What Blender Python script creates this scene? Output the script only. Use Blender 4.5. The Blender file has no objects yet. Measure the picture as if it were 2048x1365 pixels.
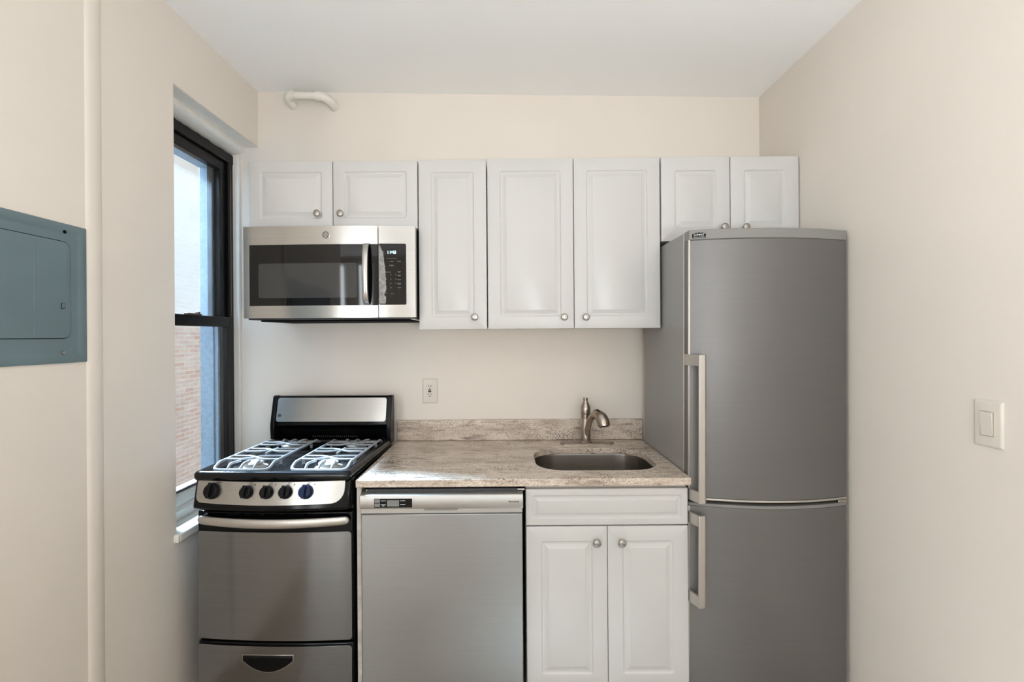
import bpy, bmesh, math, random
from mathutils import Vector, Matrix
random.seed(4)
S = bpy.context.scene
C = S.collection
R = math.radians

# ---------------------------------------------------------------- camera, sky, lights, exposure
cam_d = bpy.data.cameras.new('camera')
cam = bpy.data.objects.new('camera', cam_d); C.objects.link(cam)
cam_d.sensor_width = 36.0
cam_d.lens = 910.0 / 2048.0 * 36.0
cam_d.shift_x = 9.0 / 2048.0
cam_d.shift_y = -10.5 / 2048.0
cam_d.clip_start = 0.05
cam.matrix_world = Matrix.Translation((0, 0, 1.45)) @ Matrix.Rotation(R(90), 4, 'X') @ Matrix.Rotation(R(-0.4), 4, 'Z')
S.camera = cam

wd = bpy.data.worlds.new('sky'); S.world = wd; wd.use_nodes = True
bgn = wd.node_tree.nodes['Background']
bgn.inputs[0].default_value = (0.86, 0.93, 1.0, 1)
bgn.inputs[1].default_value = 0.62

def lamp(name, kind, loc, direction, energy, color, **kw):
    d = bpy.data.lights.new(name, kind)
    o = bpy.data.objects.new(name, d); C.objects.link(o)
    o.location = loc
    o.rotation_euler = Vector(direction).to_track_quat('-Z', 'Y').to_euler()
    d.energy = energy; d.color = color
    for k, v in kw.items(): setattr(d, k, v)
    return o
# low blueish skylight coming over the roof across the court, through the kitchen window
lamp('court_daylight', 'SUN', (-8, 5, 8), (0.926, -0.377, -0.98), 96.0, (0.46, 0.72, 1.0), angle=R(16))
# daylight of the two windows in the far end of the room behind the camera
lamp('rear_daylight_slim', 'AREA', (-2.595, -3.56, 1.50), (0, 1, -0.10), 13, (0.89, 0.95, 1.0), shape='RECTANGLE', size=0.23, size_y=2.20)
lamp('rear_daylight_left', 'AREA', (-1.93, -3.56, 1.50), (0, 1, -0.10), 17, (0.89, 0.95, 1.0), shape='RECTANGLE', size=0.32, size_y=2.20)
lamp('rear_daylight_right', 'AREA', (0.05, -3.52, 1.30), (0, 1, -0.25), 17, (0.89, 0.95, 1.0), shape='RECTANGLE', size=1.20, size_y=1.90)
lamp('side_fill', 'AREA', (-4.22, -1.35, 1.30), (1, 0.25, -0.2), 62, (0.89, 0.95, 1.0), shape='RECTANGLE', size=1.30, size_y=1.90)  # added unseen side light to brighten the right wall
# added unseen fill light, aimed up to bounce off the ceiling
lamp('ceiling_bounce_fill', 'AREA', (0.70, -0.9, 1.15), (-0.15, 0.10, 1), 37, (0.90, 0.955, 1.0), shape='DISK', size=0.45)
S.view_settings.view_transform = 'Standard'
S.view_settings.look = 'None'
S.view_settings.gamma = 1.0
S.view_settings.use_curve_mapping = False
S.view_settings.exposure = 0.56

# ---------------------------------------------------------------- materials
def srgb(r, g, b):
    f = lambda c: (c / 255 / 12.92) if c / 255 <= 0.04045 else ((c / 255 + 0.055) / 1.055) ** 2.4
    return (f(r), f(g), f(b), 1.0)
def newmat(name):
    m = bpy.data.materials.new(name); m.use_nodes = True
    nt = m.node_tree
    return m, nt, nt.nodes['Principled BSDF']
def noise(nt, scale3, scale=1.0, detail=3.0, rough=0.5, dist=0.0):
    tc = nt.nodes.new('ShaderNodeTexCoord'); mp = nt.nodes.new('ShaderNodeMapping')
    mp.inputs['Scale'].default_value = scale3
    nt.links.new(tc.outputs['Object'], mp.inputs['Vector'])
    n = nt.nodes.new('ShaderNodeTexNoise'); n.inputs['Scale'].default_value = scale
    n.inputs['Detail'].default_value = detail; n.inputs['Roughness'].default_value = rough; n.inputs['Distortion'].default_value = dist
    nt.links.new(mp.outputs[0], n.inputs['Vector'])
    return n
def ramp(nt, src, stops):
    r = nt.nodes.new('ShaderNodeValToRGB')
    el = r.color_ramp.elements
    el[0].position, el[0].color = stops[0]; el[1].position, el[1].color = stops[-1]
    for p, c in stops[1:-1]:
        e = el.new(p); e.color = c
    nt.links.new(src, r.inputs[0])
    return r
def mixc(nt, fac, a, b, mode='MIX'):
    n = nt.nodes.new('ShaderNodeMix'); n.data_type = 'RGBA'; n.blend_type = mode
    for v, i in ((fac, 0), (a, 6), (b, 7)):
        if isinstance(v, (int, float)): n.inputs[i].default_value = v
        elif isinstance(v, tuple): n.inputs[i].default_value = v
        else: nt.links.new(v, n.inputs[i])
    return n.outputs[2]
def bump(nt, b, src, strength, dist=0.01):
    n = nt.nodes.new('ShaderNodeBump'); n.inputs['Strength'].default_value = strength; n.inputs['Distance'].default_value = dist
    nt.links.new(src, n.inputs['Height']); nt.links.new(n.outputs[0], b.inputs['Normal'])
def paint(name, col, rough=0.5, var=0.04, bscale=14.0, bstr=0.05, coat=0.0, spec=0.5):
    m, nt, b = newmat(name)
    n = noise(nt, (1, 1, 1), bscale, 4)
    d = tuple(c * (1 - var) for c in col[:3]) + (1,)
    r = ramp(nt, n.outputs[0], [(0.3, d), (0.7, col)])
    nt.links.new(r.outputs[0], b.inputs['Base Color'])
    b.inputs['Roughness'].default_value = rough
    b.inputs['Coat Weight'].default_value = coat
    b.inputs['Specular IOR Level'].default_value = spec
    if bstr: bump(nt, b, n.outputs[0], bstr)
    return m
def steel(name, col, rough=0.3, aniso=0.6, var=0.06, smudge=0.06, vertical=False, metal=1.0):
    m, nt, b = newmat(name)
    sc = (260, 260, 3) if vertical else (3, 3, 260)
    n = noise(nt, sc, 1.0, 2)
    d = tuple(c * (1 - var) for c in col[:3]) + (1,)
    r = ramp(nt, n.outputs[0], [(0.3, d), (0.7, col)])
    nt.links.new(r.outputs[0], b.inputs['Base Color'])
    n2 = noise(nt, (1, 1, 1), 3.0, 2, 0.5, 0.2)
    mr = nt.nodes.new('ShaderNodeMapRange')
    mr.inputs[1].default_value = 0.3; mr.inputs[2].default_value = 0.75
    mr.inputs[3].default_value = rough - smudge * 0.5; mr.inputs[4].default_value = rough + smudge
    nt.links.new(n2.outputs[0], mr.inputs[0]); nt.links.new(mr.outputs[0], b.inputs['Roughness'])
    b.inputs['Metallic'].default_value = metal
    b.inputs['Anisotropic'].default_value = aniso
    cx = nt.nodes.new('ShaderNodeCombineXYZ')
    cx.inputs[0 if vertical else 2].default_value = 1.0
    nt.links.new(cx.outputs[0], b.inputs['Tangent'])
    bump(nt, b, n.outputs[0], 0.015, 0.002)
    return m
def emit(name, col, strength):
    m, nt, b = newmat(name)
    b.inputs['Base Color'].default_value = (0, 0, 0, 1)
    b.inputs['Emission Color'].default_value = col; b.inputs['Emission Strength'].default_value = strength
    return m
def pane(name, haze=0.0):
    m = bpy.data.materials.new(name); m.use_nodes = True; nt = m.node_tree; nt.nodes.clear()
    out = nt.nodes.new('ShaderNodeOutputMaterial'); t = nt.nodes.new('ShaderNodeBsdfTransparent'); g = nt.nodes.new('ShaderNodeBsdfGlossy')
    g.inputs['Roughness'].default_value = 0.02
    mx = nt.nodes.new('ShaderNodeMixShader')
    mx.inputs[0].default_value = 0.06; nt.links.new(t.outputs[0], mx.inputs[1]); nt.links.new(g.outputs[0], mx.inputs[2])
    last = mx.outputs[0]
    if haze:
        df = nt.nodes.new('ShaderNodeBsdfTranslucent'); df.inputs[0].default_value = (0.9, 0.92, 0.95, 1)
        n = noise(nt, (1, 1, 1), 9.0, 4)
        mr = nt.nodes.new('ShaderNodeMapRange'); mr.inputs[3].default_value = haze * 0.5; mr.inputs[4].default_value = haze * 1.5
        nt.links.new(n.outputs[0], mr.inputs[0])
        m2 = nt.nodes.new('ShaderNodeMixShader'); nt.links.new(mr.outputs[0], m2.inputs[0]); nt.links.new(last, m2.inputs[1]); nt.links.new(df.outputs[0], m2.inputs[2])
        last = m2.outputs[0]
    nt.links.new(last, out.inputs[0])
    return m
def granite():
    m, nt, b = newmat('granite')
    n1 = noise(nt, (2.2, 6, 6), 1.6, 6, 0.6, 1.2)
    base = ramp(nt, n1.outputs[0], [(0.28, srgb(172, 158, 146)), (0.45, srgb(208, 195, 182)), (0.58, srgb(228, 217, 205)), (0.75, srgb(212, 202, 194))])
    n2 = noise(nt, (3, 13, 13), 3.0, 6, 0.62, 1.6)
    streak = ramp(nt, n2.outputs[0], [(0.52, (0, 0, 0, 1)), (0.70, (1, 1, 1, 1))])
    c1 = mixc(nt, streak.outputs[0], base.outputs[0], srgb(150, 132, 124))
    n3 = noise(nt, (1, 1.5, 1.5), 130.0, 2, 0.6)
    fine = ramp(nt, n3.outputs[0], [(0.36, srgb(196, 178, 160)), (0.62, srgb(255, 252, 246))])
    c2 = mixc(nt, 0.55, c1, fine.outputs[0], 'MULTIPLY')
    n4 = noise(nt, (0.6, 1, 1), 250.0, 2, 0.5, 0.0)
    n5 = noise(nt, (1, 2, 2), 4.5, 3, 0.6)
    am = nt.nodes.new('ShaderNodeMath'); am.operation = 'MULTIPLY_ADD'
    nt.links.new(n5.outputs[0], am.inputs[0]); am.inputs[1].default_value = 0.62; nt.links.new(n4.outputs[0], am.inputs[2])
    spk = ramp(nt, am.outputs[0], [(0.93, (0, 0, 0, 1)), (0.995, (1, 1, 1, 1))])
    c3 = mixc(nt, spk.outputs[0], c2, srgb(104, 86, 75))
    n6 = noise(nt, (0.35, 1.2, 1.2), 22.0, 3, 0.6, 1.0)
    rust = ramp(nt, n6.outputs[0], [(0.70, (0, 0, 0, 1)), (0.76, (1, 1, 1, 1))])
    c4 = mixc(nt, rust.outputs[0], c3, srgb(118, 78, 62))
    nt.links.new(c4, b.inputs['Base Color'])
    b.inputs['Roughness'].default_value = 0.22
    return m
def brickmat():
    m, nt, b = newmat('court_brick')
    tc = nt.nodes.new('ShaderNodeTexCoord'); sp = nt.nodes.new('ShaderNodeSeparateXYZ'); cb = nt.nodes.new('ShaderNodeCombineXYZ')
    nt.links.new(tc.outputs['Object'], sp.inputs[0]); nt.links.new(sp.outputs[1], cb.inputs[0]); nt.links.new(sp.outputs[2], cb.inputs[1])
    br = nt.nodes.new('ShaderNodeTexBrick'); nt.links.new(cb.outputs[0], br.inputs['Vector'])
    br.inputs['Scale'].default_value = 1.0; br.inputs['Brick Width'].default_value = 0.21; br.inputs['Row Height'].default_value = 0.068
    br.inputs['Mortar Size'].default_value = 0.010; br.inputs['Mortar Smooth'].default_value = 0.2; br.inputs['Bias'].default_value = 0.0
    br.inputs['Color1'].default_value = srgb(214, 180, 160); br.inputs['Color2'].default_value = srgb(222, 206, 192); br.inputs['Mortar'].default_value = srgb(222, 214, 206)
    n = noise(nt, (1, 4, 14), 1.0, 3)
    c = mixc(nt, 0.25, br.outputs[0], ramp(nt, n.outputs[0], [(0.35, srgb(188, 150, 130)), (0.65, srgb(255, 248, 238))]).outputs[0], 'MULTIPLY')
    # upper brick mixed paler, painting in its overexposed glare
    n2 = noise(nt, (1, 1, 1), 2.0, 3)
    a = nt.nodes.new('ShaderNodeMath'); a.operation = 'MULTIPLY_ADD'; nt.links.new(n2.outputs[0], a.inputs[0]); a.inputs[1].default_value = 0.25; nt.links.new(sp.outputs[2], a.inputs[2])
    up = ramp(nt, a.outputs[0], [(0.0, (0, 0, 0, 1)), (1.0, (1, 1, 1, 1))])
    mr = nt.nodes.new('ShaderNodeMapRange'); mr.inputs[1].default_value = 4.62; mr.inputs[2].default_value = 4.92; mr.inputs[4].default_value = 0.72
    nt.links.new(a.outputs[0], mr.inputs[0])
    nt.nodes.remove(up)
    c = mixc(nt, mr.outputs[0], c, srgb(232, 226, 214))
    nt.links.new(c, b.inputs['Base Color']); b.inputs['Roughness'].default_value = 0.85
    bump(nt, b, br.outputs['Fac'], -0.2, 0.01)
    return m
def woodfloor():
    m, nt, b = newmat('oak_floor')
    tc = nt.nodes.new('ShaderNodeTexCoord'); br = nt.nodes.new('ShaderNodeTexBrick'); nt.links.new(tc.outputs['Object'], br.inputs['Vector'])
    br.inputs['Scale'].default_value = 1.0; br.inputs['Brick Width'].default_value = 0.9; br.inputs['Row Height'].default_value = 0.057
    br.inputs['Mortar Size'].default_value = 0.0012
    br.inputs['Color1'].default_value = srgb(186, 173, 158); br.inputs['Color2'].default_value = srgb(172, 157, 140); br.inputs['Mortar'].default_value = srgb(110, 90, 70)
    n = noise(nt, (2, 40, 1), 1.0, 4)
    c = mixc(nt, 0.4, br.outputs[0], ramp(nt, n.outputs[0], [(0.3, srgb(170, 150, 130)), (0.7, (1, 1, 1, 1))]).outputs[0], 'MULTIPLY')
    nt.links.new(c, b.inputs['Base Color']); b.inputs['Roughness'].default_value = 0.35
    return m

M = {}
M['wall'] = paint('cream_wall_paint', srgb(232, 223, 212), 0.55, 0.025, 3.0, 0.03)
M['trimwhite'] = paint('white_gloss_paint', srgb(238, 233, 224), 0.35, 0.04, 18.0, 0.12)
M['ceiling'] = paint('ceiling_paint', srgb(251, 251, 250), 0.7, 0.015, 2.5, 0.02)
M['cab'] = paint('white_thermofoil', srgb(205, 203, 200), 0.32, 0.01, 6.0, 0.0)
M['carcass'] = paint('white_melamine', srgb(228, 222, 212), 0.5, 0.02, 6.0, 0.0)
M['nickel'] = steel('brushed_nickel', srgb(178, 174, 168), 0.28, 0.0, 0.05, 0.05)
M['faucet'] = steel('satin_nickel', srgb(172, 160, 150), 0.26, 0.3, 0.06, 0.05, True)
M['steel'] = steel('range_steel', srgb(142, 144, 146), 0.17, 0.85, 0.08, 0.02)
M['litfasciasteel'] = steel('range_fascia_lit_steel', srgb(196, 194, 190), 0.32, 0.5, 0.06, 0.03)  # paler copy of the range steel, brightness of tilted faces painted in
M['mwsteel'] = steel('microwave_steel', srgb(196, 194, 191), 0.22, 0.6, 0.06, 0.06)
M['dwsteel'] = steel('dishwasher_steel', srgb(164, 165, 164), 0.36, 0.6, 0.05, 0.05)
M['dwfascia'] = steel('dishwasher_fascia', srgb(186, 184, 180), 0.42, 0.3, 0.02, 0.02)
M['fridge'] = steel('refrigerator_steel', srgb(120, 118, 116), 0.45, 0.5, 0.05, 0.03, metal=0.6)
M['fridgeside'] = paint('grey_enamel', srgb(152, 152, 149), 0.38, 0.02, 8.0, 0.0)
M['fridgecap'] = paint('silver_plastic', srgb(132, 130, 126), 0.4, 0.02, 8.0, 0.0)
M['alu'] = steel('satin_aluminium', srgb(206, 202, 197), 0.42, 0.0, 0.03, 0.03, True)
M['sink'] = steel('sink_steel', srgb(158, 153, 148), 0.24, 0.4, 0.06, 0.02)
M['black'] = paint('black_enamel', srgb(9, 9, 10), 0.14, 0.1, 30.0, 0.0, 0.0, 0.22)
M['cooktop'] = paint('black_speckled_enamel', srgb(13, 14, 16), 0.16, 0.3, 140.0, 0.02, 0.0, 0.35)
M['blackplastic'] = paint('black_plastic', srgb(11, 11, 12), 0.30, 0.1, 40.0, 0.0, 0.0, 0.22)
M['bluecastplastic'] = paint('black_plastic_blue_cast', srgb(12, 30, 60), 0.26, 0.1, 40.0, 0.0, 0.0, 0.3)  # blue light cast painted into the black plastic of the last knob
M['dark'] = paint('dark_void', srgb(7, 7, 8), 0.8, 0.1, 40.0, 0.0, 0.0, 0.1)
M['darkgrey'] = paint('dark_grey_metal', srgb(52, 54, 57), 0.4, 0.1, 20.0, 0.0)
M['glassblack'] = paint('black_glass', srgb(6, 6, 7), 0.04, 0.1, 10.0, 0.0, 0.0, 0.45)
M['mwscreen'] = paint('perforated_door_screen', srgb(62, 62, 62), 0.05, 0.05, 400.0, 0.0, 0.0, 0.45)
M['film'] = paint('peeling_film_painted_glare', srgb(150, 148, 146), 0.18, 0.5, 60.0, 0.35, 0.3)  # reflection on the film painted in as grey
M['grate'] = paint('grey_cast_iron', srgb(150, 152, 156), 0.38, 0.12, 60.0, 0.05)
M['burner'] = paint('burner_aluminium', srgb(198, 194, 188), 0.45, 0.25, 50.0, 0.08)
M['winblack'] = paint('black_window_paint', srgb(15, 14, 15), 0.28, 0.3, 26.0, 0.12, 0.0, 0.22)
M['outerjamb'] = paint('weathered_metal_sky_tint', srgb(150, 173, 194), 0.6, 0.25, 60.0, 0.05)  # blue of the skylight painted into the jamb colour
M['panelblue'] = paint('slate_blue_paint', srgb(103, 121, 128), 0.36, 0.07, 7.0, 0.06)
M['plate'] = paint('ivory_plastic', srgb(221, 213, 202), 0.35, 0.02, 10.0, 0.0)
M['darkivory'] = paint('darker_ivory_plastic', srgb(178, 166, 150), 0.5, 0.02, 10.0, 0.0)  # darker ivory for the rocker frame
M['white'] = paint('white_print', srgb(225, 225, 225), 0.5, 0.0, 10.0, 0.0)
M['greyprint'] = paint('grey_print', srgb(128, 130, 132), 0.5, 0.0, 10.0, 0.0)
M['lcd'] = paint('lcd_grey', srgb(128, 130, 128), 0.2, 0.03, 10.0, 0.0)
M['red'] = paint('dark_red_button', srgb(120, 50, 48), 0.4, 0.0, 10.0, 0.0)
M['clock'] = emit('clock_digits', (0.55, 1.0, 0.95, 1), 2.2)
M['pipe'] = paint('painted_pipe', srgb(236, 230, 220), 0.45, 0.06, 60.0, 0.35)
M['edgepanel'] = paint('rough_painted_edge', srgb(214, 208, 200), 0.6, 0.35, 22.0, 0.4)
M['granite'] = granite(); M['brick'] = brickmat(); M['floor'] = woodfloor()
M['pane'] = pane('window_pane'); M['hazepane'] = pane('hazy_window_pane', 0.012)  # upper pane gets a faint whitish translucent mix
M['brass'] = paint('worn_brass', srgb(92, 66, 50), 0.4, 0.3, 80.0, 0.1)

# ---------------------------------------------------------------- object helpers
ORG = {}
def tag(o, label, cat, group=None):
    o['label'] = label; o['category'] = cat
    if group: o['group'] = group
def thing(name, label, cat, loc=(0, 0, 0), rot=(0, 0, 0), local=False):
    o = bpy.data.objects.new(name, None); C.objects.link(o)
    o.location = loc; o.rotation_euler = rot; o.empty_display_size = 0.05
    tag(o, label, cat)
    ORG[o.name] = Vector((0, 0, 0)) if local else Vector(loc)
    return o
def obj(name, bm, m, parent=None, bevel=0.0, seg=2, smooth=True, label=None, ang=35):
    org = Vector((0, 0, 0))
    if parent is not None:
        p = parent
        while p.parent is not None: p = p.parent
        org = ORG.get(p.name, Vector((0, 0, 0)))
    bmesh.ops.recalc_face_normals(bm, faces=bm.faces)
    if org.length: bmesh.ops.translate(bm, verts=bm.verts, vec=-org)
    me = bpy.data.meshes.new(name); bm.to_mesh(me); bm.free()
    me.materials.append(m)
    if smooth:
        me.shade_smooth(); me.set_sharp_from_angle(angle=R(ang))
    o = bpy.data.objects.new(name, me); C.objects.link(o)
    if parent is not None: o.parent = parent
    if bevel:
        b = o.modifiers.new('bevel', 'BEVEL'); b.width = bevel; b.segments = seg; b.limit_method = 'ANGLE'; b.angle_limit = R(40); b.harden_normals = False
    if label: o['label'] = label
    return o
def struct(name, bm, m, **kw):
    o = obj(name, bm, m, **kw); o['kind'] = 'structure'; return o
def BM(): return bmesh.new()
def box(bm, x0, x1, y0, y1, z0, z1):
    v = [bm.verts.new((x, y, z)) for x in (x0, x1) for y in (y0, y1) for z in (z0, z1)]
    for f in ((0, 1, 3, 2), (4, 6, 7, 5), (0, 4, 5, 1), (2, 3, 7, 6), (0, 2, 6, 4), (1, 5, 7, 3)):
        bm.faces.new([v[i] for i in f])
    return bm
def bx(*a): return box(BM(), *a)
def loft(bm, rings, cap0=True, cap1=True):
    L = [[bm.verts.new(p) for p in r] for r in rings]
    n = len(L[0])
    for a, b in zip(L, L[1:]):
        for i in range(n):
            j = (i + 1) % n
            bm.faces.new((a[i], a[j], b[j], b[i]))
    if cap0: bm.faces.new(L[0])
    if cap1: bm.faces.new(list(reversed(L[-1])))
    return bm
def rr(a0, a1, b0, b1, r, n=5):
    r = max(min(r, (a1 - a0) / 2 - 1e-5, (b1 - b0) / 2 - 1e-5), 1e-5)
    pts = []
    for cx, cy, s in ((a1 - r, b1 - r, 0), (a0 + r, b1 - r, 90), (a0 + r, b0 + r, 180), (a1 - r, b0 + r, 270)):
        for k in range(n + 1):
            t = R(s + 90 * k / n); pts.append((cx + r * math.cos(t), cy + r * math.sin(t)))
    return pts
def rslab(bm, x0, x1, z0, z1, y0, y1, r=0.004, n=5):          # rounded plate facing -y
    p = rr(x0, x1, z0, z1, r, n)
    return loft(bm, [[(x, y0, z) for x, z in p], [(x, y1, z) for x, z in p]])
def xslab(bm, y0, y1, z0, z1, x0, x1, r=0.004, n=5):          # rounded plate facing along x
    p = rr(y0, y1, z0, z1, r, n)
    return loft(bm, [[(x0, y, z) for y, z in p], [(x1, y, z) for y, z in p]])
def prism(bm, pts, h0, h1, axis='y'):
    f = {'x': lambda a, b, h: (h, a, b), 'y': lambda a, b, h: (a, h, b), 'z': lambda a, b, h: (a, b, h)}[axis]
    return loft(bm, [[f(a, b, h0) for a, b in pts], [f(a, b, h1) for a, b in pts]])
def bow(bm, x0, x1, z0, z1, yf, th, b=0.0, r=0.0, n=20, xc=None, hw=None, flatback=True):
    """panel facing -y whose front bows towards the viewer; rounded corners of radius r"""
    xc = (x0 + x1) / 2 if xc is None else xc; hw = (x1 - x0) / 2 if hw is None else hw
    cols = []
    if r > 0:
        for k in range(6):
            t = R(90 * k / 6); cols.append((x0 + r * (1 - math.cos(t)), r * (1 - math.sin(t))))
    for k in range(n + 1): cols.append((x0 + r + (x1 - x0 - 2 * r) * k / n, 0.0))
    if r > 0:
        for k in range(5, -1, -1):
            t = R(90 * k / 6); cols.append((x1 - r * (1 - math.cos(t)), r * (1 - math.sin(t))))
    rings = []
    for x, d in cols:
        y = yf - b * (1 - ((x - xc) / hw) ** 2)
        yb = yf + th if flatback else y + th
        rings.append([(x, y, z0 + d), (x, yb, z0 + d), (x, yb, z1 - d), (x, y, z1 - d)])
    return loft(bm, rings)
def lathe(bm, prof, c, axis='z', n=24):
    rings = []
    for r, h in prof:
        r = max(r, 1e-5); ring = []
        for k in range(n):
            t = 2 * math.pi * k / n; a, b = r * math.cos(t), r * math.sin(t)
            ring.append({'z': (c[0] + a, c[1] + b, c[2] + h), 'y': (c[0] + a, c[1] + h, c[2] + b), 'x': (c[0] + h, c[1] + a, c[2] + b)}[axis])
        rings.append(ring)
    return loft(bm, rings)
def tube(bm, pts, rad, n=10, closed=False, flat=None):
    P = [Vector(p) for p in pts]; rings = []; N = len(P)
    rads = rad if isinstance(rad, (list, tuple)) else [rad] * N
    up = Vector((0, 0, 1)); prev = None
    for i, p in enumerate(P):
        if closed: d = P[(i + 1) % N] - P[i - 1]
        else: d = P[min(i + 1, N - 1)] - P[max(i - 1, 0)]
        d.normalize()
        if prev is None:
            a = up.cross(d)
            if a.length < 1e-3: a = Vector((1, 0, 0)).cross(d)
        else:
            a = prev - d * prev.dot(d)
            if a.length < 1e-4: a = up.cross(d)
        a.normalize(); prev = a; b = d.cross(a)
        s = flat or 1.0
        rings.append([tuple(p + a * rads[i] * math.cos(2 * math.pi * k / n) + b * rads[i] * s * math.sin(2 * math.pi * k / n)) for k in range(n)])
    if closed:
        L = [[bm.verts.new(q) for q in r] for r in rings]
        for a, b in zip(L, L[1:] + L[:1]):
            for i in range(n):
                j = (i + 1) % n; bm.faces.new((a[i], a[j], b[j], b[i]))
        return bm
    return loft(bm, rings)
def smoothpts(pts, k=6):
    P = [Vector(p) for p in pts]; out = []
    for i in range(len(P) - 1):
        p0, p1, p2, p3 = P[max(i - 1, 0)], P[i], P[i + 1], P[min(i + 2, len(P) - 1)]
        for j in range(k):
            t = j / k
            out.append(0.5 * ((2 * p1) + (p2 - p0) * t + (2 * p0 - 5 * p1 + 4 * p2 - p3) * t * t + (3 * p1 - p0 - 3 * p2 + p3) * t ** 3))
    out.append(P[-1]); return [tuple(p) for p in out]
def text(bm, s, size, x, z, y, depth=0.0008, align='CENTER', sx=1.0, shear=0.0):
    """raised lettering standing in the x-z plane, facing -y"""
    cu = bpy.data.curves.new('lettering', 'FONT'); cu.body = s; cu.size = size; cu.align_x = align; cu.align_y = 'CENTER'; cu.extrude = depth / 2; cu.shear = shear
    cu.resolution_u = 3
    o = bpy.data.objects.new('lettering', cu); C.objects.link(o)
    dg = bpy.context.evaluated_depsgraph_get(); dg.update()
    me = bpy.data.meshes.new_from_object(o.evaluated_get(dg))
    me.transform(Matrix.Translation((x, y, z)) @ Matrix.Diagonal((sx, 1, 1, 1)) @ Matrix.Rotation(R(90), 4, 'X'))
    bm.from_mesh(me)
    bpy.data.objects.remove(o); bpy.data.curves.remove(cu); bpy.data.meshes.remove(me)
    return bm

# ---------------------------------------------------------------- setting
XL, XR, YB = -1.284, 1.310, 2.355
struct('floor', bx(-4.3, 1.6, -3.9, 2.6, -0.12, 0.0), M['floor'])
b = BM()
cz = lambda x: 2.699 - 0.0181 * x
loft(b, [[(x, y, cz(x)) for x, y in ((-1.7, -3.9), (1.6, -3.9), (1.6, 2.6), (-1.7, 2.6))],
         [(x, y, cz(x) + 0.15) for x, y in ((-1.7, -3.9), (1.6, -3.9), (1.6, 2.6), (-1.7, 2.6))]])
box(b, -4.3, -1.7, -3.9, 0.7, cz(-1.7), cz(-1.7) + 0.15)
struct('ceiling', b, M['ceiling'], smooth=False)
struct('wall_back', bx(-1.56, 1.6, YB, 2.6, 0, 2.82), M['wall'], smooth=False)
struct('wall_right', bx(XR, 1.6, -3.9, 2.6, 0, 2.82), M['wall'], smooth=False)
WY0, WZ0, WZ1 = 1.757, 0.660, 2.435
b = BM()
box(b, -1.56, XL, 0.30, WY0, 0, 2.85)
box(b, -1.56, XL, WY0, YB + 0.05, 0, WZ0)
box(b, -1.56, XL, WY0, YB + 0.05, WZ1, 2.85)
struct('wall_left', b, M['wall'], smooth=False)
b = BM(); box(b, -4.3, -1.2842, 0.301, 0.56, 0, 2.85); struct('wall_partition', b, M['wall'], smooth=False)
b = BM()
for y0, y1 in ((-3.9, -2.05), (-0.65, 0.56)): box(b, -4.5, -4.3, y0, y1, 0, 2.85)
box(b, -4.5, -4.3, -2.05, -0.65, 0, 0.30); box(b, -4.5, -4.3, -2.05, -0.65, 2.30, 2.85)
struct('wall_far_left', b, M['wall'], smooth=False)
w = bpy.data.objects.new('window_5', None); C.objects.link(w); w['kind'] = 'structure'  # unseen window added as a frame for the side fill light
w.location = (-4.3, -1.35, 0.3); ORG[w.name] = Vector(w.location)
b = BM()
box(b, -4.32, -4.20, -2.05, -2.0, 0.30, 2.30); box(b, -4.32, -4.20, -0.70, -0.65, 0.30, 2.30); box(b, -4.32, -4.20, -2.0, -0.70, 0.30, 0.35); box(b, -4.32, -4.20, -2.0, -0.70, 2.25, 2.30); box(b, -4.215, -4.18, -2.0, -0.70, 1.28, 1.33)
obj('frame', b, M['trimwhite'], w, 0.004)
b = BM()
OPN = ((-2.76, -2.43, 0.35, 2.65), (-2.14, -1.72, 0.35, 2.65), (-0.60, 0.70, 0.30, 2.30))
for x0, x1 in ((-4.3, -2.76), (-2.43, -2.14), (-1.72, -0.60), (0.70, 1.31)): box(b, x0, x1, -3.9, -3.6, 0, 2.85)
for x0, x1, z0, z1 in OPN:
    box(b, x0, x1, -3.9, -3.6, 0, z0); box(b, x0, x1, -3.9, -3.6, z1, 2.85)
struct('wall_rear', b, M['wall'], smooth=False)
for i, (x0, x1, z0, z1) in enumerate(OPN):
    w = bpy.data.objects.new('window_%d' % (i + 2), None); C.objects.link(w); w['kind'] = 'structure'
    w.location = ((x0 + x1) / 2, -3.6, z0); ORG[w.name] = Vector(w.location)
    f = BM()
    box(f, x0, x0 + 0.05, -3.62, -3.50, z0, z1); box(f, x1 - 0.05, x1, -3.62, -3.50, z0, z1)
    box(f, x0 + 0.05, x1 - 0.05, -3.62, -3.50, z0, z0 + 0.05); box(f, x0 + 0.05, x1 - 0.05, -3.62, -3.50, z1 - 0.05, z1)
    if i == 2: box(f, x0 + 0.05, x1 - 0.05, -3.515, -3.48, 1.28, 1.33)
    obj('frame', f, M['trimwhite'], w, 0.004)
# rounded vertical bead on the left wall
b = BM()
prof = [(1.386, 0.0), (1.390, 0.003), (1.398, 0.0055), (1.415, 0.0065), (1.432, 0.005), (1.440, 0.002), (1.444, 0.0)]
pts = [(XL + d, y) for y, d in prof] + [(XL - 0.01, 1.444), (XL - 0.01, 1.388)]
prism(b, pts, 0.0, 2.735, 'z')
struct('trim_1', b, M['wall'], ang=50)

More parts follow.
